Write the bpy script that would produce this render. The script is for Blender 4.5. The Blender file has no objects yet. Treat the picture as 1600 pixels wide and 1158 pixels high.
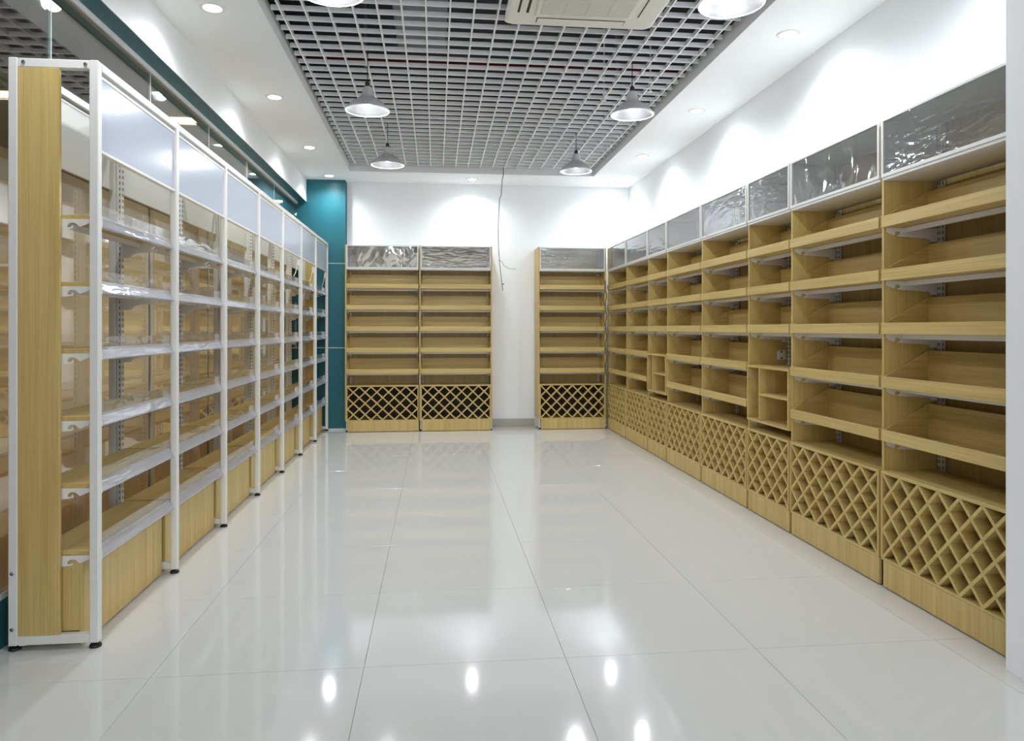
import bpy, math, random
from mathutils import Vector
random.seed(7)
SC = bpy.context.scene
COL = SC.collection

# ------------------------------------------------------------------ camera
FPX, CAM_H = 1130.0, 1.327
cam = bpy.data.cameras.new('camera')
cam.sensor_fit = 'HORIZONTAL'; cam.sensor_width = 36.0
cam.lens = 36.0 * FPX / 1600.0
cam.shift_y = -(579.0 - 514.0) / 1600.0
cam.clip_start = 0.05; cam.clip_end = 60
cam_ob = bpy.data.objects.new('camera', cam); COL.objects.link(cam_ob)
cam_ob.location = (0, 0, CAM_H)
cam_ob.rotation_euler = (math.radians(90), 0, -math.atan(119.0 / FPX))
SC.camera = cam_ob

# ------------------------------------------------------------------ world and exposure
W = bpy.data.worlds.new('world'); SC.world = W; W.use_nodes = True
W.node_tree.nodes['Background'].inputs[0].default_value = (0.94, 0.95, 0.96, 1)
W.node_tree.nodes['Background'].inputs[1].default_value = 1.3
vs = SC.view_settings
vs.view_transform = 'Standard'; vs.look = 'None'; vs.gamma = 1.0; vs.use_curve_mapping = False
vs.exposure = 0.84
SC.cycles.max_bounces = 10; SC.cycles.diffuse_bounces = 4; SC.cycles.glossy_bounces = 4
SC.cycles.transparent_max_bounces = 24; SC.cycles.caustics_reflective = False; SC.cycles.caustics_refractive = False
SPOT_W, PEND_W, CORR_W = 31.0, 16.0, 18.0
COOL = (0.90, 0.955, 1.0)

# ------------------------------------------------------------------ key sizes of the room (metres)
XR = 2.66          # right wall
YB = 9.80          # back wall
HC = 3.28          # white ceiling
XG = -1.81         # glass wall on the left
GX0, GX1, GY0, GY1 = -1.06, 2.01, 1.00, 9.10   # opening for the open grid ceiling
XFAS = -1.68       # bulkhead fascia
ZBUL = 2.985       # bulkhead underside
YF = -2.6          # open end behind the camera, left unwalled to let fill light in

# ------------------------------------------------------------------ materials
MATS = {}
def srgb(r, g, b):
    f = lambda c: ((c / 255.0) / 12.92 if c / 255.0 <= 0.04045 else ((c / 255.0 + 0.055) / 1.055) ** 2.4)
    return (f(r), f(g), f(b), 1.0)

def pmat(name, col, rough=0.5, metal=0.0, spec=0.5, bump=None, **kw):
    m = bpy.data.materials.new(name); m.use_nodes = True
    nt = m.node_tree; b = nt.nodes['Principled BSDF']
    b.inputs['Base Color'].default_value = col
    b.inputs['Roughness'].default_value = rough
    b.inputs['Metallic'].default_value = metal
    b.inputs['Specular IOR Level'].default_value = spec
    for k, v in kw.items(): b.inputs[k].default_value = v
    # faint procedural variation so that no surface is perfectly flat
    tc = nt.nodes.new('ShaderNodeTexCoord'); nz = nt.nodes.new('ShaderNodeTexNoise')
    nz.inputs['Scale'].default_value = bump[0] if bump else 6.0
    nz.inputs['Detail'].default_value = 3.0
    nt.links.new(tc.outputs['Object'], nz.inputs['Vector'])
    if bump:
        bp = nt.nodes.new('ShaderNodeBump'); bp.inputs['Strength'].default_value = bump[1]
        bp.inputs['Distance'].default_value = bump[2] if len(bump) > 2 else 0.01
        nt.links.new(nz.outputs['Fac'], bp.inputs['Height']); nt.links.new(bp.outputs['Normal'], b.inputs['Normal'])
    mr = nt.nodes.new('ShaderNodeMapRange')
    mr.inputs['To Min'].default_value = max(0.0, rough * 0.85); mr.inputs['To Max'].default_value = min(1.0, rough * 1.15)
    nt.links.new(nz.outputs['Fac'], mr.inputs['Value']); nt.links.new(mr.outputs['Result'], b.inputs['Roughness'])
    MATS[name] = m
    return m

def wood(name, axis, light, dark, rough=0.42):
    """laminated oak: fine streaks that run along one local axis"""
    m = bpy.data.materials.new(name); m.use_nodes = True
    nt = m.node_tree; b = nt.nodes['Principled BSDF']; L = nt.links
    tc = nt.nodes.new('ShaderNodeTexCoord'); oi = nt.nodes.new('ShaderNodeObjectInfo')
    mul = nt.nodes.new('ShaderNodeVectorMath'); mul.operation = 'SCALE'
    comb = nt.nodes.new('ShaderNodeCombineXYZ')
    for i in range(3): L.new(oi.outputs['Random'], comb.inputs[i])
    mul.inputs['Scale'].default_value = 7.0
    L.new(comb.outputs[0], mul.inputs[0])
    add = nt.nodes.new('ShaderNodeVectorMath'); add.operation = 'ADD'
    L.new(tc.outputs['Object'], add.inputs[0]); L.new(mul.outputs[0], add.inputs[1])
    def streak(sc_across, sc_along, detail, dist):
        mp = nt.nodes.new('ShaderNodeMapping')
        s = [sc_across] * 3; s[axis] = sc_along
        mp.inputs['Scale'].default_value = s
        n = nt.nodes.new('ShaderNodeTexNoise'); n.inputs['Scale'].default_value = 1.0
        n.inputs['Detail'].default_value = detail; n.inputs['Distortion'].default_value = dist
        L.new(add.outputs[0], mp.inputs['Vector']); L.new(mp.outputs[0], n.inputs['Vector'])
        return n
    a = streak(16, 0.7, 4, 0.6); c = streak(150, 2.5, 2, 0.1)
    mx = nt.nodes.new('ShaderNodeMix'); mx.data_type = 'FLOAT'; mx.inputs[0].default_value = 0.45
    L.new(a.outputs['Fac'], mx.inputs[2]); L.new(c.outputs['Fac'], mx.inputs[3])
    rp = nt.nodes.new('ShaderNodeValToRGB')
    rp.color_ramp.elements[0].position = 0.36; rp.color_ramp.elements[0].color = dark
    rp.color_ramp.elements[1].position = 0.62; rp.color_ramp.elements[1].color = light
    L.new(mx.outputs[0], rp.inputs['Fac']); L.new(rp.outputs['Color'], b.inputs['Base Color'])
    bp = nt.nodes.new('ShaderNodeBump'); bp.inputs['Strength'].default_value = 0.08; bp.inputs['Distance'].default_value = 0.002
    L.new(c.outputs['Fac'], bp.inputs['Height']); L.new(bp.outputs['Normal'], b.inputs['Normal'])
    b.inputs['Roughness'].default_value = rough
    MATS[name] = m
    return m

def emat(name, col, strength):
    m = bpy.data.materials.new(name); m.use_nodes = True
    nt = m.node_tree; nt.nodes.remove(nt.nodes['Principled BSDF'])
    e = nt.nodes.new('ShaderNodeEmission'); e.inputs[0].default_value = col; e.inputs[1].default_value = strength
    nt.links.new(e.outputs[0], nt.nodes['Material Output'].inputs[0])
    MATS[name] = m
    return m

def film(name, tint, refl, ior, rough=0.02, wav=None, haze=0.0, hazecol=(0.8, 0.82, 0.85, 1)):
    """thin clear sheet: see-through, mirroring more at a slant, optionally hazy and wavy"""
    m = bpy.data.materials.new(name); m.use_nodes = True
    nt = m.node_tree; L = nt.links; nt.nodes.remove(nt.nodes['Principled BSDF'])
    tr = nt.nodes.new('ShaderNodeBsdfTransparent'); tr.inputs[0].default_value = tint
    gl = nt.nodes.new('ShaderNodeBsdfGlossy'); gl.inputs['Roughness'].default_value = rough
    gl.inputs['Color'].default_value = (0.95, 0.96, 0.97, 1)
    # Schlick reflectance that works for both faces of the thin sheet
    fr = nt.nodes.new('ShaderNodeLayerWeight'); fr.inputs['Blend'].default_value = 0.5
    pw = nt.nodes.new('ShaderNodeMath'); pw.operation = 'POWER'; pw.inputs[1].default_value = 5.0
    L.new(fr.outputs['Facing'], pw.inputs[0])
    mr = nt.nodes.new('ShaderNodeMapRange'); mr.inputs['To Min'].default_value = refl; mr.inputs['To Max'].default_value = 1.0
    L.new(pw.outputs[0], mr.inputs['Value'])
    base = tr.outputs[0]
    if haze > 0:
        df = nt.nodes.new('ShaderNodeBsdfDiffuse'); df.inputs[0].default_value = hazecol
        tl = nt.nodes.new('ShaderNodeBsdfTranslucent'); tl.inputs[0].default_value = hazecol
        m0 = nt.nodes.new('ShaderNodeMixShader'); m0.inputs[0].default_value = 0.4
        L.new(df.outputs[0], m0.inputs[1]); L.new(tl.outputs[0], m0.inputs[2])
        mh = nt.nodes.new('ShaderNodeMixShader'); mh.inputs[0].default_value = haze
        L.new(tr.outputs[0], mh.inputs[1]); L.new(m0.outputs[0], mh.inputs[2]); base = mh.outputs[0]
    mx = nt.nodes.new('ShaderNodeMixShader')
    L.new(mr.outputs[0], mx.inputs[0]); L.new(base, mx.inputs[1]); L.new(gl.outputs[0], mx.inputs[2])
    L.new(mx.outputs[0], nt.nodes['Material Output'].inputs[0])
    if wav:
        tc = nt.nodes.new('ShaderNodeTexCoord'); oi = nt.nodes.new('ShaderNodeObjectInfo')
        mp = nt.nodes.new('ShaderNodeMapping'); mp.inputs['Scale'].default_value = wav[0]
        L.new(tc.outputs['Object'], mp.inputs['Vector'])
        sc = nt.nodes.new('ShaderNodeMath'); sc.operation = 'MULTIPLY'; sc.inputs[1].default_value = 20.0
        L.new(oi.outputs['Random'], sc.inputs[0])
        cb = nt.nodes.new('ShaderNodeCombineXYZ')
        for i in range(3): L.new(sc.outputs[0], cb.inputs[i])
        L.new(cb.outputs[0], mp.inputs['Location'])
        nz = nt.nodes.new('ShaderNodeTexNoise'); nz.inputs['Scale'].default_value = 1.0; nz.inputs['Detail'].default_value = 1.5
        nz.inputs['Distortion'].default_value = 0.8
        L.new(mp.outputs[0], nz.inputs['Vector'])
        bp = nt.nodes.new('ShaderNodeBump'); bp.inputs['Strength'].default_value = wav[1]; bp.inputs['Distance'].default_value = wav[2]
        L.new(nz.outputs['Fac'], bp.inputs['Height'])
        L.new(bp.outputs['Normal'], gl.inputs['Normal']); L.new(bp.outputs['Normal'], fr.inputs['Normal'])
    MATS[name] = m
    return m

WL, WD = srgb(211, 186, 120), srgb(189, 161, 95)
wood('oak_upright', 2, WL, WD)
wood('oak_across', 0, WL, WD)
wood('oak_deep', 1, WL, WD)
pmat('wall_paint', srgb(242, 244, 246), 0.65, bump=(60, 0.03, 0.002))
pmat('ceiling_paint', srgb(242, 244, 245), 0.75, bump=(50, 0.03, 0.002))
pmat('tile', srgb(209, 208, 205), 0.075, spec=0.5)
pmat('grout', srgb(165, 163, 158), 0.8)
pmat('skirting_tile', srgb(176, 174, 160), 0.25)
pmat('teal_panel', srgb(34, 102, 114), 0.38, spec=0.4)
pmat('white_joint', srgb(214, 224, 224), 0.5)
pmat('white_steel', srgb(228, 227, 223), 0.35, spec=0.5)
pmat('white_board', srgb(222, 220, 214), 0.5)
pmat('light_box_face', srgb(192, 199, 213), 0.2, spec=0.05)
pmat('back_header', srgb(226, 226, 221), 0.4)
pmat('black_rubber', srgb(22, 22, 24), 0.55)
pmat('slot_dark', srgb(48, 44, 38), 0.8)
pmat('grid_metal', srgb(244, 245, 248), 0.4, spec=0.5)
pmat('grid_trim', srgb(232, 233, 235), 0.45)
pmat('plenum_dark', srgb(44, 44, 50), 0.9)
pmat('duct_metal', srgb(128, 130, 138), 0.6)
pmat('pipe_red', srgb(110, 40, 38), 0.5)
pmat('chrome', (0.84, 0.86, 0.89, 1), 0.16, metal=0.45)
pmat('reflector_metal', (0.42, 0.42, 0.43, 1), 0.3, metal=1.0)
pmat('socket_black', srgb(40, 40, 44), 0.5)
pmat('appliance_white', srgb(232, 230, 222), 0.4)
pmat('appliance_grille', srgb(198, 196, 188), 0.6)
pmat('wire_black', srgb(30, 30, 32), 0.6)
pmat('wire_white', srgb(232, 232, 230), 0.5)
pmat('bolt_steel', srgb(120, 118, 112), 0.3, metal=1.0)
pmat('corridor_wall', srgb(200, 178, 138), 0.8)
pmat('corridor_floor', srgb(150, 122, 84), 0.5)
pmat('corridor_ceiling', srgb(70, 70, 70), 0.8)
pmat('shade_backing', srgb(46, 38, 30), 0.7)  # unlit depth of the back-wall lattice cabinets, painted as near-black board
pmat('paper', srgb(236, 236, 232), 0.7)
emat('downlight_glow', (0.93, 0.97, 1.0, 1), 26.0)
emat('bulb_glow', (0.90, 0.95, 1.0, 1), 30.0)
emat('warm_glow', (1.0, 0.78, 0.42, 1), 5.0)
film('shop_glass', (0.88, 0.89, 0.88, 1), 0.20, 1.5, 0.0)
film('clear_film', (0.88, 0.89, 0.90, 1), 0.09, 1.45, 0.05, wav=((7, 7, 22), 0.22, 0.02), haze=0.11)
film('crumpled_film', (0.88, 0.89, 0.90, 1), 0.10, 1.45, 0.06, wav=((6, 6, 4), 0.5, 0.04), haze=0.10)
film('guard_film', (0.93, 0.94, 0.95, 1), 0.05, 1.45, 0.06, wav=((5, 5, 20), 0.3, 0.02), haze=0.07)
film('price_strip', (0.80, 0.82, 0.88, 1), 0.14, 1.5, 0.12, wav=((6, 30, 30), 0.3, 0.02), haze=0.62, hazecol=srgb(230, 232, 243))

# ------------------------------------------------------------------ mesh helpers
class MB:
    def __init__(s): s.v = []; s.f = []; s.sm = False
    def box(s, x0, x1, y0, y1, z0, z1, c=0.0):
        n = len(s.v)
        if c <= 0:
            s.v += [(x0,y0,z0),(x1,y0,z0),(x1,y1,z0),(x0,y1,z0),(x0,y0,z1),(x1,y0,z1),(x1,y1,z1),(x0,y1,z1)]
            s.f += [tuple(n+i for i in q) for q in ((0,3,2,1),(4,5,6,7),(0,1,5,4),(1,2,6,5),(2,3,7,6),(3,0,4,7))]
            return s
        # box with chamfered edges: three shrunken face rectangles on each axis
        X=(x0,x1); Y=(y0,y1); Z=(z0,z1)
        idx={}
        for i in (0,1):
            for j in (0,1):
                for k in (0,1):
                    sx = c if i==0 else -c; sy = c if j==0 else -c; sz = c if k==0 else -c
                    idx[i,j,k,0]=len(s.v); s.v.append((X[i],Y[j]+sy,Z[k]+sz))
                    idx[i,j,k,1]=len(s.v); s.v.append((X[i]+sx,Y[j],Z[k]+sz))
                    idx[i,j,k,2]=len(s.v); s.v.append((X[i]+sx,Y[j]+sy,Z[k]))
        def add(q, want):
            a,b,d=[Vector(s.v[t]) for t in q[:3]]
            if (b-a).cross(d-a).dot(Vector(want))<0: q=q[::-1]
            s.f.append(tuple(q))
        for e in (0,1):
            g=-1 if e==0 else 1
            add([idx[e,0,0,0],idx[e,1,0,0],idx[e,1,1,0],idx[e,0,1,0]],(g,0,0))
            add([idx[0,e,0,1],idx[1,e,0,1],idx[1,e,1,1],idx[0,e,1,1]],(0,g,0))
            add([idx[0,0,e,2],idx[1,0,e,2],idx[1,1,e,2],idx[0,1,e,2]],(0,0,g))
        for a in (0,1):
            for b in (0,1):
                ga=-1 if a==0 else 1; gb=-1 if b==0 else 1
                add([idx[a,b,0,0],idx[a,b,1,0],idx[a,b,1,1],idx[a,b,0,1]],(ga,gb,0))
                add([idx[a,0,b,0],idx[a,1,b,0],idx[a,1,b,2],idx[a,0,b,2]],(ga,0,gb))
                add([idx[0,a,b,1],idx[1,a,b,1],idx[1,a,b,2],idx[0,a,b,2]],(0,ga,gb))
                for k in (0,1):
                    add([idx[a,b,k,0],idx[a,b,k,1],idx[a,b,k,2]],(ga,gb,-1 if k==0 else 1))
        return s
    def prism(s, poly, axis, a0, a1):
        """extrude a polygon (list of 2-D points) along an axis; convex or fan-safe polygons"""
        n = len(s.v); k = len(poly)
        def P(p, a):
            if axis == 0: return (a, p[0], p[1])
            if axis == 1: return (p[0], a, p[1])
            return (p[0], p[1], a)
        s.v += [P(p, a0) for p in poly] + [P(p, a1) for p in poly]
        s.f.append(tuple(n + i for i in range(k))[::-1]); s.f.append(tuple(n + k + i for i in range(k)))
        for i in range(k):
            j = (i + 1) % k
            s.f.append((n + i, n + j, n + k + j, n + k + i))
        return s
    def tube(s, pts, r, seg=8):
        n = len(s.v); pts = [Vector(p) for p in pts]
        up = Vector((0.13, 0.27, 0.95))
        for i, p in enumerate(pts):
            d = (pts[min(i+1, len(pts)-1)] - pts[max(i-1, 0)]).normalized()
            a = d.cross(up)
            if a.length < 0.05: a = d.cross(Vector((1, 0, 0)))
            a.normalize(); b = d.cross(a)
            for t in range(seg):
                w = 2 * math.pi * t / seg
                s.v.append(tuple(p + (a * math.cos(w) + b * math.sin(w)) * r))
        for i in range(len(pts) - 1):
            for t in range(seg):
                u = (t + 1) % seg
                s.f.append((n+i*seg+t, n+i*seg+u, n+(i+1)*seg+u, n+(i+1)*seg+t))
        s.f.append(tuple(n + t for t in range(seg))[::-1])
        m = n + (len(pts) - 1) * seg
        s.f.append(tuple(m + t for t in range(seg)))
        return s
    def lathe(s, prof, cx=0, cy=0, seg=32, cap=True):
        n = len(s.v); k = len(prof)
        for r, z in prof:
            for t in range(seg):
                w = 2 * math.pi * t / seg
                s.v.append((cx + r * math.cos(w), cy + r * math.sin(w), z))
        for i in range(k - 1):
            for t in range(seg):
                u = (t + 1) % seg
                s.f.append((n+i*seg+t, n+i*seg+u, n+(i+1)*seg+u, n+(i+1)*seg+t))
        if cap:
            s.f.append(tuple(n + t for t in range(seg))[::-1])
            s.f.append(tuple(n + (k-1)*seg + t for t in range(seg)))
        s.sm = True
        return s
    def mesh(s, name):
        me = bpy.data.meshes.new(name); me.from_pydata(s.v, [], s.f); me.validate()
        import bmesh
        bm = bmesh.new(); bm.from_mesh(me); bmesh.ops.recalc_face_normals(bm, faces=bm.faces); bm.to_mesh(me); bm.free()
        if s.sm:
            me.shade_smooth()
            me.set_sharp_from_angle(angle=math.radians(35))
        return me

CACHE = {}
def part(name, key, make, mat, parent=None, loc=None, label=None):
    """an object; alike pieces (same key) share one mesh"""
    k = (key, mat)
    if k not in CACHE or key is None:
        me = make().mesh(name); me.materials.append(MATS[mat]); CACHE[k] = me
    o = bpy.data.objects.new(name, CACHE[k]); COL.objects.link(o)
    if parent: o.parent = parent
    if loc: o.location = loc
    if label: o['label'] = label
    return o

def bx(*a, c=0.0): return lambda: MB().box(*a, c=c)

def thing(name, label, cat, loc=(0, 0, 0), rz=0.0, group=None):
    o = bpy.data.objects.new(name, None); COL.objects.link(o)
    o.empty_display_size = 0.1
    o.location = loc; o.rotation_euler = (0, 0, rz)
    o['label'] = label; o['category'] = cat
    if group: o['group'] = group
    return o

def tag(o, label, cat, group=None):
    o['label'] = label; o['category'] = cat
    if group: o['group'] = group
    return o

def struct(name, mb, mat, label=None):
    o = part(name, None, lambda: mb, mat)
    o['kind'] = 'structure'
    if label: o['label'] = label; o['category'] = name.split('_')[0]
    return o

# ------------------------------------------------------------------ floor with tiles
fl = struct('floor', MB().box(XG - 0.03, XR, YF, YB, -0.10, -0.004), 'grout', 'glossy white tiled shop floor')
xs = [XG - 0.02] + [-0.28 + 0.8 * k for k in range(-1, 4)] + [XR]
ys = [2.88 + 0.8 * k for k in range(-6, 9)]; ys = [YF] + ys + [YB]
for i in range(len(xs) - 1):
    for j in range(len(ys) - 1):
        w = xs[i+1] - xs[i]; d = ys[j+1] - ys[j]
        part('floor_tile', ('tile', round(w, 3), round(d, 3)),
             bx(0.0008, w - 0.0008, 0.0008, d - 0.0008, -0.012, 0.0, c=0.0004), 'tile', fl, (xs[i], ys[j], 0))

# ------------------------------------------------------------------ walls
struct('wall_right', MB().box(XR, XR + 0.15, YF, YB + 0.15, 0, HC + 0.12), 'wall_paint', 'white painted wall above the long row of shelves')
struct('wall_back', MB().box(-1.178, XR, YB, YB + 0.15, 0, HC + 0.12), 'wall_paint', 'white painted back wall behind the cable')
struct('wall_pier', MB().box(2.208, XR, 0.6, 2.60, 0, HC), 'wall_paint', 'pale wall return at the right edge')
struct('baseboard_back', MB().box(0.74, 1.335, YB - 0.012, YB, 0, 0.105, c=0.002), 'skirting_tile', 'grey tile skirting between the back shelves')

# teal corner column: three stacked panels with white joints
tc_ = struct('wall_corner', MB().box(-1.98, -1.185, 9.69, YB + 0.15, 0, HC + 0.1), 'teal_panel', 'teal panelled column in the far left corner')
for z0, z1 in ((0.022, 1.074), (1.086, 2.182), (2.194, HC)):
    part('teal_panel', None, bx(-1.98, -1.178, 9.67, 9.69, z0, z1, c=0.0015), 'teal_panel', tc_)
for z0, z1 in ((0.0, 0.022), (1.074, 1.086), (2.182, 2.194)):
    part('joint_strip', None, bx(-1.98, -1.178, 9.674, 9.69, z0, z1), 'white_joint', tc_)

# bulkhead over the glass wall and the low teal kerb under it
bh = struct('wall_left', MB().box(XG - 0.10, XFAS, YF, 9.67, ZBUL + 0.004, HC + 0.1), 'wall_paint', 'white bulkhead running above the glass wall')
part('soffit', None, bx(XG - 0.10, XFAS, YF, 9.67, ZBUL, ZBUL + 0.004), 'teal_panel', bh, label='teal underside')
part('glazing_channel', None, bx(XG - 0.018, XG + 0.018, YF, 9.67, ZBUL - 0.03, ZBUL), 'grid_trim', bh)
struct('trim_1', MB().box(XG - 0.05, XG + 0.02, YF, 9.67, 0, 0.20, c=0.003), 'teal_panel', 'low teal kerb under the glass wall')
win = struct('window_1', MB().box(XG - 0.015, XG + 0.015, YF, 9.67, 0.20, 0.225), 'grid_trim', 'shop window wall of tall glass panes')
jy = [YF, 0.0, 1.2, 2.41, 3.62, 4.815, 6.005, 7.19, 8.36, 9.67]
for a, b in zip(jy[:-1], jy[1:]):
    part('pane', ('pane', round(b - a, 3)), bx(-0.005, 0.005, 0.004, b - a - 0.004, 0.225, ZBUL - 0.03), 'shop_glass', win, (XG, a, 0))
for a in jy[1:-1]:
    part('glass_joint', 'gjoint', bx(-0.006, 0.006, -0.004, 0.004, 0.225, ZBUL - 0.03), 'white_joint', win, (XG, a, 0))

# ------------------------------------------------------------------ ceiling ring, opening trim, plenum
mb = MB()
mb.box(XG - 0.1, GX0, YF, YB, HC, HC + 0.10); mb.box(GX1, XR, YF, YB, HC, HC + 0.10)
mb.box(GX0, GX1, GY1, YB, HC, HC + 0.10); mb.box(GX0, GX1, YF, GY0, HC, HC + 0.10)
struct('ceiling', mb, 'ceiling_paint', 'white ceiling border around the open grid')
mb = MB(); t = 0.004
mb.box(GX0, GX0 + t, GY0, GY1, HC - 0.002, HC + 0.12); mb.box(GX1 - t, GX1, GY0, GY1, HC - 0.002, HC + 0.12)
mb.box(GX0 + t, GX1 - t, GY1 - t, GY1, HC - 0.002, HC + 0.12); mb.box(GX0 + t, GX1 - t, GY0, GY0 + t, HC - 0.002, HC + 0.12)
struct('trim_2', mb, 'grid_trim', 'grey metal edge trim around the open grid')
mb = MB(); PZ = 4.35
mb.box(-2.2, 3.0, GY0 - 1.0, YB + 0.2, PZ, PZ + 0.1)
mb.box(-2.3, -2.2, GY0 - 1.0, YB + 0.2, HC + 0.1, PZ); mb.box(3.0, 3.1, GY0 - 1.0, YB + 0.2, HC + 0.1, PZ)
mb.box(-2.2, 3.0, YB + 0.1, YB + 0.2, HC + 0.1, PZ); mb.box(-2.2, 3.0, GY0 - 1.0, GY0 - 0.9, HC + 0.1, PZ)
struct('ceiling_slab', mb, 'plenum_dark', 'dark concrete slab above the open grid')
def duct(loc, label, size, mat):
    t = thing('air_duct', label, 'duct', loc)
    w, l, h = size
    part('duct_body', None, bx(-w/2, w/2, 0, l, 0, h, c=0.01), mat, t)
    n = max(2, int(l / 0.9))
    for i in range(n + 1):
        y = l * i / n
        part('flange', ('fl', w, h), bx(-w/2 - 0.02, w/2 + 0.02, -0.012, 0.012, -0.02, h + 0.02), mat, t, (0, y, 0))
    for i in range(2):
        part('hanger_rod', ('hr', w, h), lambda: MB().tube([(-w/2-0.01, 0, h), (-w/2-0.01, 0, PZ - loc[2])], 0.006), mat, t, (0, l * (0.3 + 0.4 * i), 0))
duct((-0.12, 2.2, 3.78), 'grey air duct above the grid left of the cassette unit', (0.42, 4.2, 0.28), 'duct_metal')
tp = thing('sprinkler_pipe', 'dark red pipe crossing above the ceiling grid', 'pipe', (0, 6.3, 3.62))
part('pipe', None, lambda: MB().tube([(-2.15, 0, 0), (2.95, 0, 0)], 0.03, 12), 'pipe_red', tp)
for x in (-0.6, 1.6):
    part('pipe_clamp', 'pclamp', bx(-0.012, 0.012, -0.036, 0.036, -0.036, PZ - 3.62), 'duct_metal', tp, (x, 0, 0))

# open cell grid: every blade a piece of its own
GZ0, GZ1, PIT, BT = 3.350, 3.383, 0.1535, 0.0050
grid = thing('ceiling_grid', 'open square cell metal ceiling grid', 'ceiling grid', (0, 0, 0))
k = 0; x = GX0 + 0.0765
while x < GX1 - 0.03:
    part('long_blade', 'lb', bx(-BT, BT, GY0 + 0.01, GY1 - 0.012, GZ0, GZ1), 'grid_metal', grid, (x, 0, 0)); x += PIT
y = GY1 - 0.085
while y > GY0 + 0.03:
    part('cross_blade', 'cb', bx(GX0 + 0.02, GX1 - 0.02, -BT, BT, GZ0 + 0.0006, GZ1 - 0.0006), 'grid_metal', grid, (0, y, 0)); y -= PIT

# ------------------------------------------------------------------ corridor beyond the glass
struct('floor_corridor', MB().box(-4.6, XG - 0.05, YF, 14.0, -0.1, 0.0), 'corridor_floor', 'floor of the passage beyond the glass')
struct('wall_corridor', MB().box(-4.75, -4.6, YF, 14.0, 0, 3.4), 'corridor_wall', 'tan wall of the passage beyond the glass')
struct('ceiling_corridor', MB().box(-4.6, XG - 0.10, YF, 14.0, 3.27, 3.37), 'corridor_ceiling', 'grey ceiling of the passage beyond the glass')
struct('wall_corridor_end', MB().box(-4.6, -1.98, 13.9, 14.0, 0, 3.4), 'corridor_wall', 'far end of the passage')
struct('wall_corridor_near', MB().box(-4.6, XG - 0.1, YF - 0.1, YF, 0, 3.4), 'corridor_wall', 'near end of the passage')

def panel_light(loc, label):
    t = thing('panel_light', label, 'ceiling light', loc, group='warm panel lights beyond the glass')
    part('lamp_frame', 'plf', bx(-0.15, 0.15, -0.095, 0.095, -0.018, 0.0, c=0.003), 'white_steel', t)
    part('diffuser', 'pld', bx(-0.13, 0.13, -0.075, 0.075, -0.022, -0.018), 'warm_glow', t)
    l = bpy.data.lights.new('panel_lamp', 'AREA'); l.size = 0.24; l.energy = CORR_W; l.color = (1.0, 0.84, 0.58)
    o = bpy.data.objects.new('panel_lamp', l); COL.objects.link(o); o.parent = t; o.location = (0, 0, -0.03)
panel_light((-2.28, 6.94, 3.27), 'warm panel light beyond the glass, nearer one above the white rack')
panel_light((-2.34, 11.2, 3.27), 'warm panel light beyond the glass beside the teal column')
panel_light((-3.50, 6.33, 3.27), 'warm panel light at the left picture edge behind the rack')

# ------------------------------------------------------------------ recessed downlights
def downlight(x, y, label):
    t = thing('downlight', label, 'downlight', (x, y, HC), group='recessed ceiling downlights')
    part('trim_ring', 'dring', lambda: MB().lathe([(0.050, -0.002), (0.056, -0.007), (0.072, -0.005), (0.076, 0.0)], seg=28, cap=False), 'white_steel', t)
    part('lens', 'dlens', lambda: MB().lathe([(0.001, -0.0045), (0.030, -0.005), (0.052, -0.003)], seg=28, cap=False), 'downlight_glow', t)
    l = bpy.data.lights.new('downlight_lamp', 'SPOT'); l.energy = SPOT_W; l.color = COOL
    l.spot_size = math.radians(152); l.spot_blend = 1.0; l.shadow_soft_size = 0.045
    o = bpy.data.objects.new('downlight_lamp', l); COL.objects.link(o); o.parent = t; o.location = (0, 0, -0.02)
for x, y, lb in (
    (-1.35, 2.86, 'downlight of the left strip out of the picture above the viewer'),
    (-1.35, 4.56, 'nearest lit downlight in the left ceiling strip at the top edge'),
    (-1.35, 6.26, 'second lit downlight from the top edge in the left ceiling strip'),
    (-1.35, 7.96, 'third lit downlight from the top edge in the left ceiling strip'),
    (-1.35, 9.40, 'downlight shining on the top of the teal column'),
    (0.47, 9.43, 'downlight in the back ceiling strip left of the dangling cable'),
    (2.32, 9.45, 'downlight in the far right ceiling corner'),
    (2.32, 7.97, 'second farthest downlight along the right wall'),
    (2.32, 6.26, 'third farthest downlight along the right wall'),
    (2.32, 4.57, 'nearest visible downlight along the right wall, beside the near pendant lamp'),
    (2.32, 2.86, 'downlight of the right strip out of the picture above the viewer')):
    downlight(x, y, lb)

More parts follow.
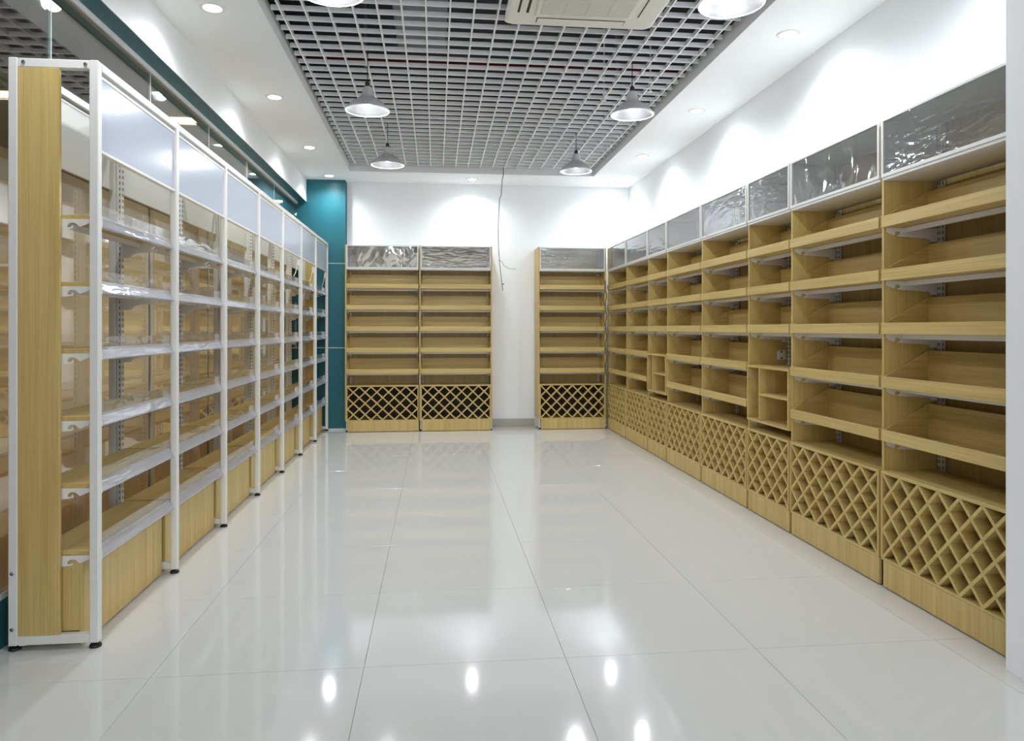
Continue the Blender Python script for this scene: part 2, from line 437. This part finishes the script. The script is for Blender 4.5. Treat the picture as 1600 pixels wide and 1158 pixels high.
# ------------------------------------------------------------------ chrome pendant lamps
def pendant(x, y, label):
    zr = 2.95
    t = thing('pendant_lamp', label, 'pendant lamp', (x, y, zr), group='chrome pendant lamps under the grid')
    out = [(0.162, 0.0), (0.160, 0.006), (0.150, 0.022), (0.128, 0.046), (0.098, 0.070), (0.068, 0.090), (0.050, 0.105), (0.043, 0.122), (0.040, 0.150), (0.036, 0.168), (0.024, 0.178)]
    inn = [(r - 0.003, z) for r, z in out[:7]]
    part('shade', 'pshade', lambda: MB().lathe(out + [(0.012, 0.182)] , seg=40, cap=False), 'chrome', t)
    part('reflector', 'prefl', lambda: MB().lathe([(0.1615, 0.001)] + [(r - 0.004, z + 0.002) for r, z in out[1:8]] + [(0.004, 0.128)], seg=40, cap=False), 'reflector_metal', t)
    part('rim', 'prim', lambda: MB().tube([(0.162 * math.cos(a * math.pi / 20), 0.162 * math.sin(a * math.pi / 20), 0) for a in range(41)], 0.0032, 6), 'chrome', t)
    part('lamp_holder', 'phold', lambda: MB().lathe([(0.018, 0.176), (0.018, 0.205), (0.010, 0.215), (0.004, 0.222)], seg=20), 'socket_black', t)
    part('cable', 'pcab', lambda: MB().tube([(0, 0, 0.215), (0, 0, PZ - zr)], 0.0035, 6), 'socket_black', t)
    part('bulb', 'pbulb', lambda: MB().lathe([(0.001, 0.028), (0.018, 0.031), (0.030, 0.042), (0.035, 0.058), (0.031, 0.076), (0.021, 0.092), (0.014, 0.104), (0.013, 0.126)], seg=24), 'bulb_glow', t)
    l = bpy.data.lights.new('pendant_bulb_light', 'POINT'); l.energy = PEND_W; l.color = COOL; l.shadow_soft_size = 0.04
    o = bpy.data.objects.new('pendant_bulb_light', l); COL.objects.link(o); o.parent = t; o.location = (0, 0, 0.012)
for x, y, lb in (
    (-0.50, 3.55, 'chrome pendant lamp out of the picture above the viewer'),
    (-0.505, 5.46, 'nearer chrome pendant lamp on the left side of the grid'),
    (-0.475, 7.25, 'farther chrome pendant lamp on the left side of the grid'),
    (1.47, 3.48, 'large chrome pendant lamp cut by the top picture edge'),
    (1.48, 5.355, 'middle chrome pendant lamp of the right side of the grid'),
    (1.435, 7.33, 'farthest chrome pendant lamp on the right side of the grid')):
    pendant(x, y, lb)

# ------------------------------------------------------------------ ceiling cassette air conditioner
def cassette():
    t = thing('air_conditioner', 'cream ceiling cassette air conditioner set into the grid', 'air conditioner', (0.905, 4.11, 3.262))
    def rounded(w, d, r, z0, z1, seg=6):
        pts = []
        for cx, cy, a0 in ((w-r, d-r, 0), (-w+r, d-r, 90), (-w+r, -d+r, 180), (w-r, -d+r, 270)):
            for i in range(seg + 1):
                a = math.radians(a0 + 90.0 * i / seg); pts.append((cx + r * math.cos(a), cy + r * math.sin(a)))
        return pts
    def body():
        m = MB(); A = rounded(0.475, 0.475, 0.05, 0, 0); B = rounded(0.455, 0.455, 0.045, 0, 0)
        n = len(A); m.v += [(x, y, 0.03) for x, y in A] + [(x, y, 0.012) for x, y in A] + [(x, y, 0.0) for x, y in B] + [(x*0.95, y*0.95, 0.10) for x, y in A]
        for i in range(n):
            j = (i + 1) % n
            m.f += [(i, j, n+j, n+i), (n+i, n+j, 2*n+j, 2*n+i), (3*n+i, 3*n+j, j, i)]
        m.f += [tuple(range(2*n, 3*n)), tuple(range(3*n, 4*n))]
        return m
    part('fascia', None, body, 'appliance_white', t)
    part('intake_panel', None, bx(-0.30, 0.30, -0.30, 0.30, -0.012, 0.0, c=0.006), 'appliance_white', t)
    for i in range(4):
        g = part('intake_grille', 'acg', bx(-0.066, 0.066, -0.262, 0.262, -0.0135, -0.012), 'appliance_grille', t, (-0.207 + 0.138 * i, 0, 0))
        part('grille_slat', 'acs', lambda: [m := MB()] and ([m.box(-0.064, 0.064, -0.258 + 0.0147 * q, -0.252 + 0.0147 * q, -0.0155, -0.0135) for q in range(36)] and m), 'appliance_white', g)
    for a, (sx, sy) in enumerate(((1, 0), (-1, 0), (0, 1), (0, -1))):
        if sx: b = (sx*0.375 - 0.035, sx*0.375 + 0.035, -0.28, 0.28)
        else: b = (-0.28, 0.28, sy*0.375 - 0.035, sy*0.375 + 0.035)
        sl = part('air_outlet', None, bx(*b, -0.0008, 0.001), 'slot_dark', t)
        lw = 0.020 if sx == -1 else 0.033
        if sx: v = (sx*0.378 - lw, sx*0.378 + lw, -0.275, 0.275)
        else: v = (-0.275, 0.275, sy*0.378 - lw, sy*0.378 + lw)
        part('louvre', None, bx(*v, -0.006, -0.0012, c=0.002), 'appliance_white', sl)
cassette()

# small sprinkler heads poking through the grid
for x, y, lb in ((1.78, 5.88, 'white sprinkler head in the grid right of the middle pendant'), (1.45, 6.15, 'sprinkler head in the grid behind the middle right pendant')):
    t = thing('fire_sprinkler', lb, 'sprinkler', (x, y, 3.31))
    part('sprinkler_body', 'sprb', lambda: MB().lathe([(0.004, 0.0), (0.009, 0.004), (0.009, 0.03), (0.014, 0.034), (0.014, 0.05), (0.008, 0.054), (0.008, PZ - 3.31)], seg=14), 'white_steel', t)
    part('deflector', 'sprd', lambda: MB().lathe([(0.018, -0.006), (0.019, -0.003), (0.004, 0.0)], seg=14), 'white_steel', t)

# dangling black cable at the back
t = thing('dangling_cable', 'thin black cable hanging loose from the grid before the back wall', 'cable', (0.82, 9.06, 0))
rr = random.Random(3)
pts = []
for i in range(26):
    s = i / 25.0; z = 3.40 - s * (3.40 - 1.81)
    off = 0.012 * math.sin(s * 6.0 + 0.4) - 0.042 * math.sin(s * math.pi * 1.15) * (s > 0.1) + 0.02 * (s < 0.25)
    pts.append((off * 0.9, 0.01 * math.sin(s * 9), z))
part('main_wire', None, lambda: MB().tube(pts, 0.0042, 6), 'wire_black', t)
b0 = min(pts, key=lambda p: abs(p[2] - 2.22))
part('wire_branch', None, lambda: MB().tube([b0, (b0[0]+0.03, b0[1], 2.17), (b0[0]+0.07, b0[1]-0.01, 2.11), (b0[0]+0.13, b0[1]-0.01, 2.085), (b0[0]+0.21, b0[1]-0.01, 2.082)], 0.0024, 6), 'wire_black', t)
part('connector', None, lambda: MB().box(pts[-2][0]+0.002, pts[-2][0]+0.022, -0.006, 0.006, 1.885, 1.897), 'wire_black', t)

# ------------------------------------------------------------------ oak shelf units (right row and back wall)
UD, PT, UH = 0.345, 0.018, 2.41        # depth, panel thickness, height
ROWS = [1.849, 1.5745, 1.300, 1.0255, 0.751]   # underside of each tray
LH, TD, BHT = 0.058, 0.245, 0.190      # lip height, tray depth, tray back height
BR = [(0.006, 0.0), (0.006, -0.018), (0.018, -0.030), (0.050, -0.038)]
def bracket_profile(dep):
    p = [(0.008, -0.001), (0.008, -0.020), (0.020, -0.028), (0.052, -0.040), (0.056, -0.036), (0.057, -0.028), (0.064, -0.022), (0.074, -0.022), (0.080, -0.028), (0.079, -0.033), (0.072, -0.030),
         (0.068, -0.034), (0.070, -0.044), (0.090, -0.045), (dep - 0.045, -0.054), (dep - 0.035, -0.070), (dep, -0.070), (dep, -0.001)]
    return p
def bracket_mb(dep, x0, x1, flip=False):
    # built from convex slices so that the hook notch stays open
    m = MB()
    def q(*pts): m.prism(list(pts), 0, x0, x1)
    q((0.008, -0.001), (0.008, -0.020), (0.020, -0.028), (0.052, -0.040), (0.056, -0.024), (0.056, -0.001))
    q((0.056, -0.001), (0.056, -0.024), (0.063, -0.019), (0.074, -0.019), (0.082, -0.024), (0.082, -0.001))
    q((0.082, -0.001), (0.082, -0.045), (dep - 0.045, -0.054), (dep - 0.045, -0.001))
    q((0.070, -0.036), (0.070, -0.044), (0.082, -0.0448), (0.082, -0.036))
    q((dep - 0.045, -0.001), (dep - 0.045, -0.054), (dep - 0.035, -0.070), (dep, -0.070), (dep, -0.001))
    m.box(x0 - 0.0008, x1 + 0.0008, 0.030, 0.036, -0.016, -0.010)
    return m

def upright(parent, x, h, y, name='upright'):
    u = part(name, ('upr', h), bx(-0.015, 0.015, 0, 0.028, 0.02, h, c=0.002), 'white_steel', parent, (x, y, 0))
    def slots():
        m = MB(); z = 0.12
        while z < h - 0.08:
            m.box(-0.0085, -0.0045, -0.0008, 0.001, z, z + 0.016); m.box(0.0045, 0.0085, -0.0008, 0.001, z, z + 0.016)
            m.box(-0.0158, 0.0158, 0.008, 0.012, z, z + 0.016)
            z += 0.032
        return m
    part('slot_row', ('slots', h), slots, 'slot_dark', u)
    return u

def shelf_unit(w, loc, rz, label, group, trays=(0, 1, 2, 3, 4), cubby=False, near_panel=False, crumple=False, shallow=False, name='shelf_unit'):
    U = thing(name, label, 'shelf unit', loc, rz, group)
    W_ = round(w, 3); iw0, iw1 = PT / 2 + 0.0015, w - PT / 2 - 0.0015
    # side panels: the boundary panel sits at x = 0; the last unit of a row also has one at x = w
    pz0 = 0.142
    part('side_panel', 'sp', bx(-PT/2, PT/2, 0, UD, pz0, UH, c=0.001), 'oak_upright', U)
    if near_panel: part('side_panel', 'sp', bx(-PT/2, PT/2, 0, UD, pz0, UH, c=0.001), 'oak_upright', U, (w, 0, 0))
    part('back_panel', ('bp', W_), bx(iw0, iw1, UD - 0.022, UD - 0.012, 0.06, UH - 0.02), 'oak_upright', U)
    part('top_rail', ('tr', W_), bx(iw0, iw1, UD - 0.030, UD - 0.008, UH - 0.02, UH - 0.002), 'white_steel', U)
    for x in ([0.028, w - 0.028]): upright(U, x, UH - 0.01, UD - 0.055)
    # steel foot and rubber glide in the gap under the side panel
    for x in ([0.0, w] if near_panel else [0.0]):
        ft = part('base_leg', 'bleg', bx(-0.009, 0.009, 0.006, UD - 0.02, 0.022, 0.141, c=0.001), 'white_steel', U, (x + (0.013 if x == 0 else 0.0), 0, 0))
        part('glide', 'glide', lambda: MB().lathe([(0.012, 0.0), (0.013, 0.010), (0.007, 0.014), (0.006, 0.024)], cx=0, cy=0.022, seg=14), 'black_rubber', ft)
        part('leg_slots', 'legsl', lambda: [m := MB()] and ([m.box(-0.003, 0.003, 0.005, 0.007, 0.045 + 0.022 * q, 0.057 + 0.022 * q) for q in range(4)] and m), 'slot_dark', ft)
    # header with clear film in a white frame, on a white board
    hb = part('header_board', ('hb', W_), bx(iw0, iw1, -0.010, UD - 0.06, 2.090, 2.106, c=0.001), 'white_board', U)
    hz0, hz1 = 2.106, UH - 0.006
    part('header_top', ('ht', W_), bx(iw0, iw1, -0.002, UD - 0.03, UH - 0.016, UH - 0.006), 'white_board', hb)
    for x in (iw0, iw1 - 0.004):
        part('header_side', 'hsd', bx(0, 0.004, 0.0, UD - 0.06, hz0, UH - 0.016), 'white_board', hb, (x, 0, 0))
    fr = lambda: MB().box(iw0, iw1, -0.016, -0.002, hz0, hz0 + 0.016).box(iw0, iw1, -0.016, -0.002, hz1 - 0.012, hz1).box(iw0, iw0 + 0.014, -0.016, -0.002, hz0 + 0.016, hz1 - 0.012).box(iw1 - 0.014, iw1, -0.016, -0.002, hz0 + 0.016, hz1 - 0.012)
    hf = part('header_frame', ('hf', W_), fr, 'white_steel', U)
    part('header_film', ('hfilm', W_), bx(iw0 + 0.014, iw1 - 0.014, -0.0085, -0.007, hz0 + 0.016, hz1 - 0.012), 'crumpled_film' if crumple else 'clear_film', hf)
    # trays on brackets
    for r in trays:
        z = ROWS[r]
        T = part('tray', ('tray', W_), bx(iw0 + 0.012, iw1 - 0.012, 0.0, TD - 0.012, 0.0, 0.012), 'oak_across', U, (0, 0, z))
        part('front_lip', ('lip', W_), bx(iw0, iw1, -0.018, 0.0, 0.0, LH, c=0.0012), 'oak_across', T)
        part('back_board', ('tbb', W_), bx(iw0 + 0.012, iw1 - 0.012, TD - 0.012, TD, 0.0, BHT, c=0.001), 'oak_across', T)
        for x in (iw0, iw1 - 0.012):
            part('side_board', 'tsb', lambda: MB().prism([(0.0, 0.0), (TD, 0.0), (TD, BHT), (TD - 0.012, BHT), (0.0, LH)], 0, 0.0, 0.012), 'oak_deep', T, (x, 0, 0))
        for x in (iw0 + 0.004, iw1 - 0.0075):
            part('bracket', 'brk', lambda: bracket_mb(UD - 0.056, 0.0, 0.0035), 'white_steel', T, (x, 0, 0))
        part('support_rail', ('srail', W_), bx(iw0 + 0.008, iw1 - 0.008, 0.095, 0.110, -0.026, -0.002), 'white_steel', T)
    if cubby:
        z0, z1 = 0.662, 1.064; t_ = 0.016
        Q = part('cubby_box', ('cub', W_), lambda: MB().box(iw0, iw1, -0.018, 0.26, z1 - t_, z1).box(iw0, iw1, -0.018, 0.26, z0, z0 + t_).box(iw0, iw0 + t_, -0.018, 0.26, z0 + t_, z1 - t_).box(iw1 - t_, iw1, -0.018, 0.26, z0 + t_, z1 - t_), 'oak_across', U)
        xd = iw0 + 0.30 * (iw1 - iw0)
        part('divider', ('cdv', W_), bx(xd, xd + t_, -0.016, 0.25, z0 + t_, z1 - t_), 'oak_upright', Q)
        part('middle_shelf', ('cms', W_), bx(xd + t_, iw1 - t_, -0.016, 0.25, 0.5*(z0+z1) - 0.008, 0.5*(z0+z1) + 0.008), 'oak_across', Q)
        part('cubby_back', ('cbk', W_), bx(iw0 + t_, iw1 - t_, 0.25, 0.26, z0 + t_, z1 - t_), 'oak_upright', Q)
        for x in (iw0 + 0.004, iw1 - 0.0075):
            part('bracket', 'brk', lambda: bracket_mb(UD - 0.056, 0.0, 0.0035), 'white_steel', Q, (x, 0, z0))
        for (x, z) in ((0.07, 0.06), (0.07, 0.34), (0.27, 0.06), (0.27, 0.34)):
            part('plug_hole', 'cph', lambda: MB().lathe([(0.006, 0), (0.006, 0.002)], seg=10), 'slot_dark', Q, (iw0 + x, 0.2495, z0 + z)).rotation_euler = (math.radians(90), 0, 0)
    # lattice bottle cabinet
    c0, c1 = 0.142, 0.598; bt = 0.016
    K = part('lattice_cabinet', ('cab', W_), bx(iw0, iw1, -0.018, UD - 0.06, c1 - bt, c1, c=0.001), 'oak_across', U)
    part('cabinet_base', ('cabb', W_), bx(iw0, iw1, -0.018, UD - 0.06, c0, c0 + 0.012, c=0.001), 'oak_across', K)
    for x in (iw0, iw1 - 0.012):
        part('cabinet_side', 'cs', bx(0, 0.012, -0.018, UD - 0.06, c0 + 0.012, c1 - bt), 'oak_upright', K, (x, 0, 0))
    part('cabinet_back', ('cbk2', W_, shallow), bx(iw0 + 0.012, iw1 - 0.012, UD - 0.075, UD - 0.065, c0 + 0.012, c1 - bt), 'shade_backing' if shallow else 'oak_upright', K)
    lx0, lx1, lz0, lz1 = iw0 + 0.012, iw1 - 0.012, c0 + 0.012, c1 - bt
    nx = 12 if w > 0.8 else 8; nz = 6
    hx, hz = (lx1 - lx0) / nx, (lz1 - lz0) / nz
    ln = math.hypot(hx, hz); st = 0.0078
    def slat(ax, az, bx_, bz, y0):
        def mk():
            d = Vector((bx_ - ax, bz - az)); d.normalize(); n = Vector((-d.y, d.x)) * st
            def clip(px, pz):   # keep ends inside the opening
                return (min(max(px, lx0), lx1), min(max(pz, lz0), lz1))
            P = [(ax + n.x, az + n.y), (ax - n.x, az - n.y), (bx_ - n.x, bz - n.y), (bx_ + n.x, bz + n.y)]
            # intersect the strip with the opening rectangle (Sutherland-Hodgman)
            ext = [(ax - d.x*0.03 + n.x, az - d.y*0.03 + n.y), (ax - d.x*0.03 - n.x, az - d.y*0.03 - n.y), (bx_ + d.x*0.03 - n.x, bz + d.y*0.03 - n.y), (bx_ + d.x*0.03 + n.x, bz + d.y*0.03 + n.y)]
            poly = ext
            for ax_, lim, sgn in ((0, lx0, 1), (0, lx1, -1), (1, lz0, 1), (1, lz1, -1)):
                out = []
                for i in range(len(poly)):
                    p, q = poly[i], poly[(i+1) % len(poly)]
                    ip, iq = (p[ax_] - lim) * sgn >= -1e-9, (q[ax_] - lim) * sgn >= -1e-9
                    if ip: out.append(p)
                    if ip != iq:
                        s = (lim - p[ax_]) / (q[ax_] - p[ax_]); out.append((p[0] + s*(q[0]-p[0]), p[1] + s*(q[1]-p[1])))
                poly = out
            return MB().prism(poly, 1, y0, 0.035 if shallow else UD - 0.078)
        part('lattice_slat', ('sl', W_, shallow, round(ax, 3), round(az, 3), round(bx_, 3), round(bz, 3)), mk, 'oak_deep', K)
    for c in range(-nz + 2, nx, 2):         # rising slats: i - j = c
        i0, j0 = (c, 0) if c >= 0 else (0, -c)
        s = min(nx - i0, nz - j0)
        if s > 0: slat(lx0 + i0*hx, lz0 + j0*hz, lx0 + (i0+s)*hx, lz0 + (j0+s)*hz, -0.016)
    for c in range(2, nx + nz, 2):          # falling slats: i + j = c
        i0, j0 = (0, c) if c <= nz else (c - nz, nz)
        s = min(nx - i0, j0)
        if s > 0: slat(lx0 + i0*hx, lz0 + j0*hz, lx0 + (i0+s)*hx, lz0 + (j0-s)*hz, -0.0152)
    part('kick_board', ('kb', W_), bx(iw0 + 0.016, iw1 + 0.004, -0.016, 0.0, 0.006, 0.141, c=0.001), 'oak_upright', U)
    return U

BY = [2.655, 3.52, 4.482, 5.132, 6.072, 7.017, 7.672, 8.577, 9.505]
RL = [('nearest oak shelf unit of the right row, cut by the right picture edge', False),
      ('second nearest wide oak shelf unit of the right row, sparkling film in its header', False),
      ('narrow oak shelf unit with cubby box, nearer of the two, white plate on its back', True),
      ('wide oak shelf unit of the right row next farther from the nearer narrow cubby unit', False),
      ('wide oak shelf unit of the right row just nearer than the farther narrow cubby unit', False),
      ('narrow oak shelf unit with cubby box, farther of the two in the right row', True),
      ('second farthest wide oak shelf unit of the right row', False),
      ('farthest oak shelf unit of the right row in the room corner', False)]
for i, (lb, cub) in enumerate(RL):
    y0, y1 = BY[i], BY[i + 1]
    shelf_unit(y1 - y0, (2.30, y1, 0), -math.pi / 2, lb, 'oak shelf units along the right wall', trays=(0, 1, 2) if cub else (0, 1, 2, 3, 4),
               cubby=cub, near_panel=(i == 0), crumple=(i == 1))
YBF = 9.452
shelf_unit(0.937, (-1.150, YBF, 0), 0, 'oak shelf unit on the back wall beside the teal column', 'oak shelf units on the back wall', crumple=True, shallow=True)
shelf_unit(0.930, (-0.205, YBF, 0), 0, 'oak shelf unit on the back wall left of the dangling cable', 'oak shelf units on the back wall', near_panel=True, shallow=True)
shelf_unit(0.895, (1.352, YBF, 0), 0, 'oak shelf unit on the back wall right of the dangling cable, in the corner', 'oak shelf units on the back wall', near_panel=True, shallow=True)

# white plate with two screws on the back of the nearer narrow unit
t = thing('wall_plate', 'small white plate inside the nearer narrow unit above its cubby box', 'plate', (2.548, 5.1225, 1.135))
part('plate', None, bx(-0.034, 0.034, -0.010, 0.0, -0.036, 0.036, c=0.002), 'white_steel', t)
for z in (-0.024, 0.024):
    part('screw', 'wpscrew', bx(-0.006, 0.006, -0.0115, -0.010, -0.006, 0.006, c=0.0005), 'slot_dark', t, (-0.004, 0, z))

# ------------------------------------------------------------------ white steel rack with light boxes (left)
RW, RT, PS = 0.9195, 2.445, 0.036
LS = [1.805, 1.524, 1.242, 0.960, 0.678, 0.397]      # tops of the shelf boards
RD = 0.352
def rack_frame(B, x, endbolts=False):
    fr = part('end_frame', 'ef', lambda: MB().box(-PS/2, PS/2, 0, PS, 0.022, RT, c=0.003).box(-PS/2, PS/2, RD - PS, RD, 0.022, RT, c=0.003)
              .box(-PS/2 + 0.002, PS/2 - 0.002, PS, RD - PS, 0.022, 0.060, c=0.003).box(-PS/2 + 0.002, PS/2 - 0.002, PS, RD - PS, RT - 0.038, RT - 0.001, c=0.003), 'white_steel', B, (x, 0, 0))
    for y in (PS/2, RD - PS/2):
        part('foot', 'rfoot', lambda: MB().lathe([(0.020, 0.0), (0.024, 0.004), (0.022, 0.012), (0.009, 0.015), (0.008, 0.026)], seg=18), 'black_rubber', fr, (0, y, 0))
    if endbolts:
        for y, z in ((0.05, RT - 0.019), (RD - 0.06, RT - 0.019), (RD - 0.016, 0.32), (RD - 0.016, 0.09)):
            o = part('bolt', 'rbolt', lambda: MB().lathe([(0.0075, 0), (0.0075, 0.002), (0.004, 0.004)], seg=12), 'bolt_steel', fr, (-PS/2, y, z)); o.rotation_euler = (0, -math.pi/2, 0)
    return fr

def rack_bay(i, label):
    B = thing('display_rack', label, 'display rack', (-1.396, 3.188 + RW * i, 0), math.pi / 2, 'white steel rack bays along the glass wall')
    a, b = PS/2 + 0.001, RW - PS/2 - 0.001
    rack_frame(B, 0.0, endbolts=(i == 0))
    if i == 6: rack_frame(B, RW)
    for y in (0.0, RD - PS):
        part('top_rail', 'rtr', bx(a, b, y, y + PS, RT - 0.036, RT, c=0.003), 'white_steel', B, (0, y * 0, 0)) if y == 0 else \
        part('top_rail', 'rtr2', bx(a, b, y, y + PS, RT - 0.036, RT, c=0.003), 'white_steel', B)
    # front light box and back header
    z0, z1 = 2.070, 2.395
    lbx = part('light_box', 'lbx', lambda: MB().box(a, b, 0.008, 0.034, z0, z0 + 0.012).box(a, b, 0.008, 0.034, z1 - 0.012, z1).box(a, a + 0.012, 0.008, 0.034, z0 + 0.012, z1 - 0.012).box(b - 0.012, b, 0.008, 0.034, z0 + 0.012, z1 - 0.012), 'white_steel', B)
    part('light_box_face', 'lbf', bx(a + 0.012, b - 0.012, 0.012, 0.030, z0 + 0.012, z1 - 0.012, c=0.001), 'light_box_face', lbx, label='pale blue grey translucent face')
    bk = part('back_header', 'bkh', bx(a, b, RD - 0.026, RD - 0.010, z0, z1, c=0.001), 'back_header', B)
    part('header_edge', 'bke', bx(a, b, RD - 0.029, RD - 0.026, z1 - 0.012, z1 - 0.004), 'grid_trim', bk)
    # perforated uprights
    upright(B, 0.0, 2.395, RD - PS - 0.030)
    if i == 6: upright(B, RW, 2.395, RD - PS - 0.030)
    for z in LS:
        S = part('shelf_board', 'rsb', bx(a - 0.004, b + 0.004, 0.040, RD - PS - 0.032, -0.017, 0.0, c=0.001), 'oak_across', B, (0, 0, z))
        for x in (a - 0.0085, b + 0.0045):
            part('bracket', 'rbrk', lambda: bracket_rack(0.004), 'white_steel', S, (x, 0, -0.017))
        part('support_rail', 'rrail', bx(a + 0.012, b - 0.012, 0.185, 0.200, -0.042, -0.0175), 'white_steel', S)
        # folded plastic price strip clipped on the front edge
        part('price_strip', 'rps', lambda: MB().prism([(0.036, 0.008), (0.040, 0.008), (0.040, -0.046), (0.016, -0.046), (0.0145, -0.040), (0.034, -0.004)], 0, a + 0.001, b - 0.001), 'price_strip', S)
        part('clear_guard', 'rcg', bx(a + 0.001, b - 0.001, 0.0365, 0.0378, 0.008, 0.052), 'guard_film', S)
        part('strip_clip', 'rsc', bx(a, a + 0.030, 0.012, 0.0165, -0.047, -0.010), 'white_steel', S)
    # base box
    kb = part('base_front', 'rbf', bx(0.012, RW - 0.036, 0.072, 0.088, 0.010, 0.376, c=0.001), 'oak_upright', B)
    for x in (0.020, RW - 0.052):
        part('base_side', 'rbs', bx(0, 0.016, 0.088, RD - 0.07, 0.062, 0.376), 'oak_upright', kb, (x, 0, 0))
    # wooden end panel
    if i in (0, 6):
        x = -0.010 if i == 0 else RW - 0.008
        ep = part('end_panel', 'rep', bx(-0.006, 0.012, 0.153, RD - PS, 0.060, RT - 0.038, c=0.002), 'oak_upright', B, (x, 0, 0))
    # lead of the light box with its plug
    if i >= 4:
        part('light_box_lead', 'rlead', lambda: MB().tube([(RW - 0.05, 0.03, 2.07), (RW - 0.05, 0.04, 2.03), (RW - 0.06, 0.045, 1.97), (RW - 0.10, 0.05, 1.91), (RW - 0.17, 0.055, 1.87)], 0.005, 6), 'wire_white', lbx)
        part('plug', 'rplug', bx(RW - 0.062, RW - 0.038, 0.022, 0.046, 1.985, 2.045, c=0.004), 'wire_white', lbx)

def bracket_rack(tk):
    m = MB(); dep = RD - PS - 0.032
    def q(*pts): m.prism(list(pts), 0, 0.0, tk)
    q((0.044, -0.001), (0.044, -0.016), (0.086, -0.034), (0.094, -0.026), (0.094, -0.001))
    q((0.094, -0.001), (0.094, -0.026), (0.106, -0.017), (0.124, -0.017), (0.134, -0.026), (0.134, -0.001))
    q((0.134, -0.001), (0.134, -0.044), (0.20, -0.050), (dep - 0.05, -0.058), (dep - 0.05, -0.001))
    q((0.112, -0.035), (0.112, -0.041), (0.134, -0.044), (0.134, -0.036))
    q((0.112, -0.035), (0.118, -0.036), (0.118, -0.028), (0.112, -0.028))
    q((dep - 0.05, -0.001), (dep - 0.05, -0.058), (dep - 0.035, -0.078), (dep, -0.078), (dep, -0.001))
    m.box(-0.0006, tk + 0.0006, 0.070, 0.076, -0.016, -0.010)
    return m

for i, lb in enumerate((
    'nearest white steel rack bay with its oak end panel at the left edge',
    'second nearest bay of the white steel rack along the glass wall',
    'third nearest bay of the white steel rack along the glass wall',
    'fourth bay, the middle one of the white steel rack along the glass wall',
    'third farthest bay of the white steel rack along the glass wall',
    'second farthest bay of the white steel rack, white lead hanging before oak',
    'farthest bay of the white steel rack in front of the teal column')):
    rack_bay(i, lb)

# scrap of paper on the floor
sc = part('paper_scrap', None, lambda: MB().prism([(0, 0), (0.022, 0.004), (0.026, 0.018), (0.010, 0.024), (-0.004, 0.014)], 2, 0.0, 0.002), 'paper', None, (0.66, 3.62, 0.0002))
tag(sc, 'tiny white paper scrap on the floor tiles', 'paper')

# dark cable looping down beside the trays of the corner unit
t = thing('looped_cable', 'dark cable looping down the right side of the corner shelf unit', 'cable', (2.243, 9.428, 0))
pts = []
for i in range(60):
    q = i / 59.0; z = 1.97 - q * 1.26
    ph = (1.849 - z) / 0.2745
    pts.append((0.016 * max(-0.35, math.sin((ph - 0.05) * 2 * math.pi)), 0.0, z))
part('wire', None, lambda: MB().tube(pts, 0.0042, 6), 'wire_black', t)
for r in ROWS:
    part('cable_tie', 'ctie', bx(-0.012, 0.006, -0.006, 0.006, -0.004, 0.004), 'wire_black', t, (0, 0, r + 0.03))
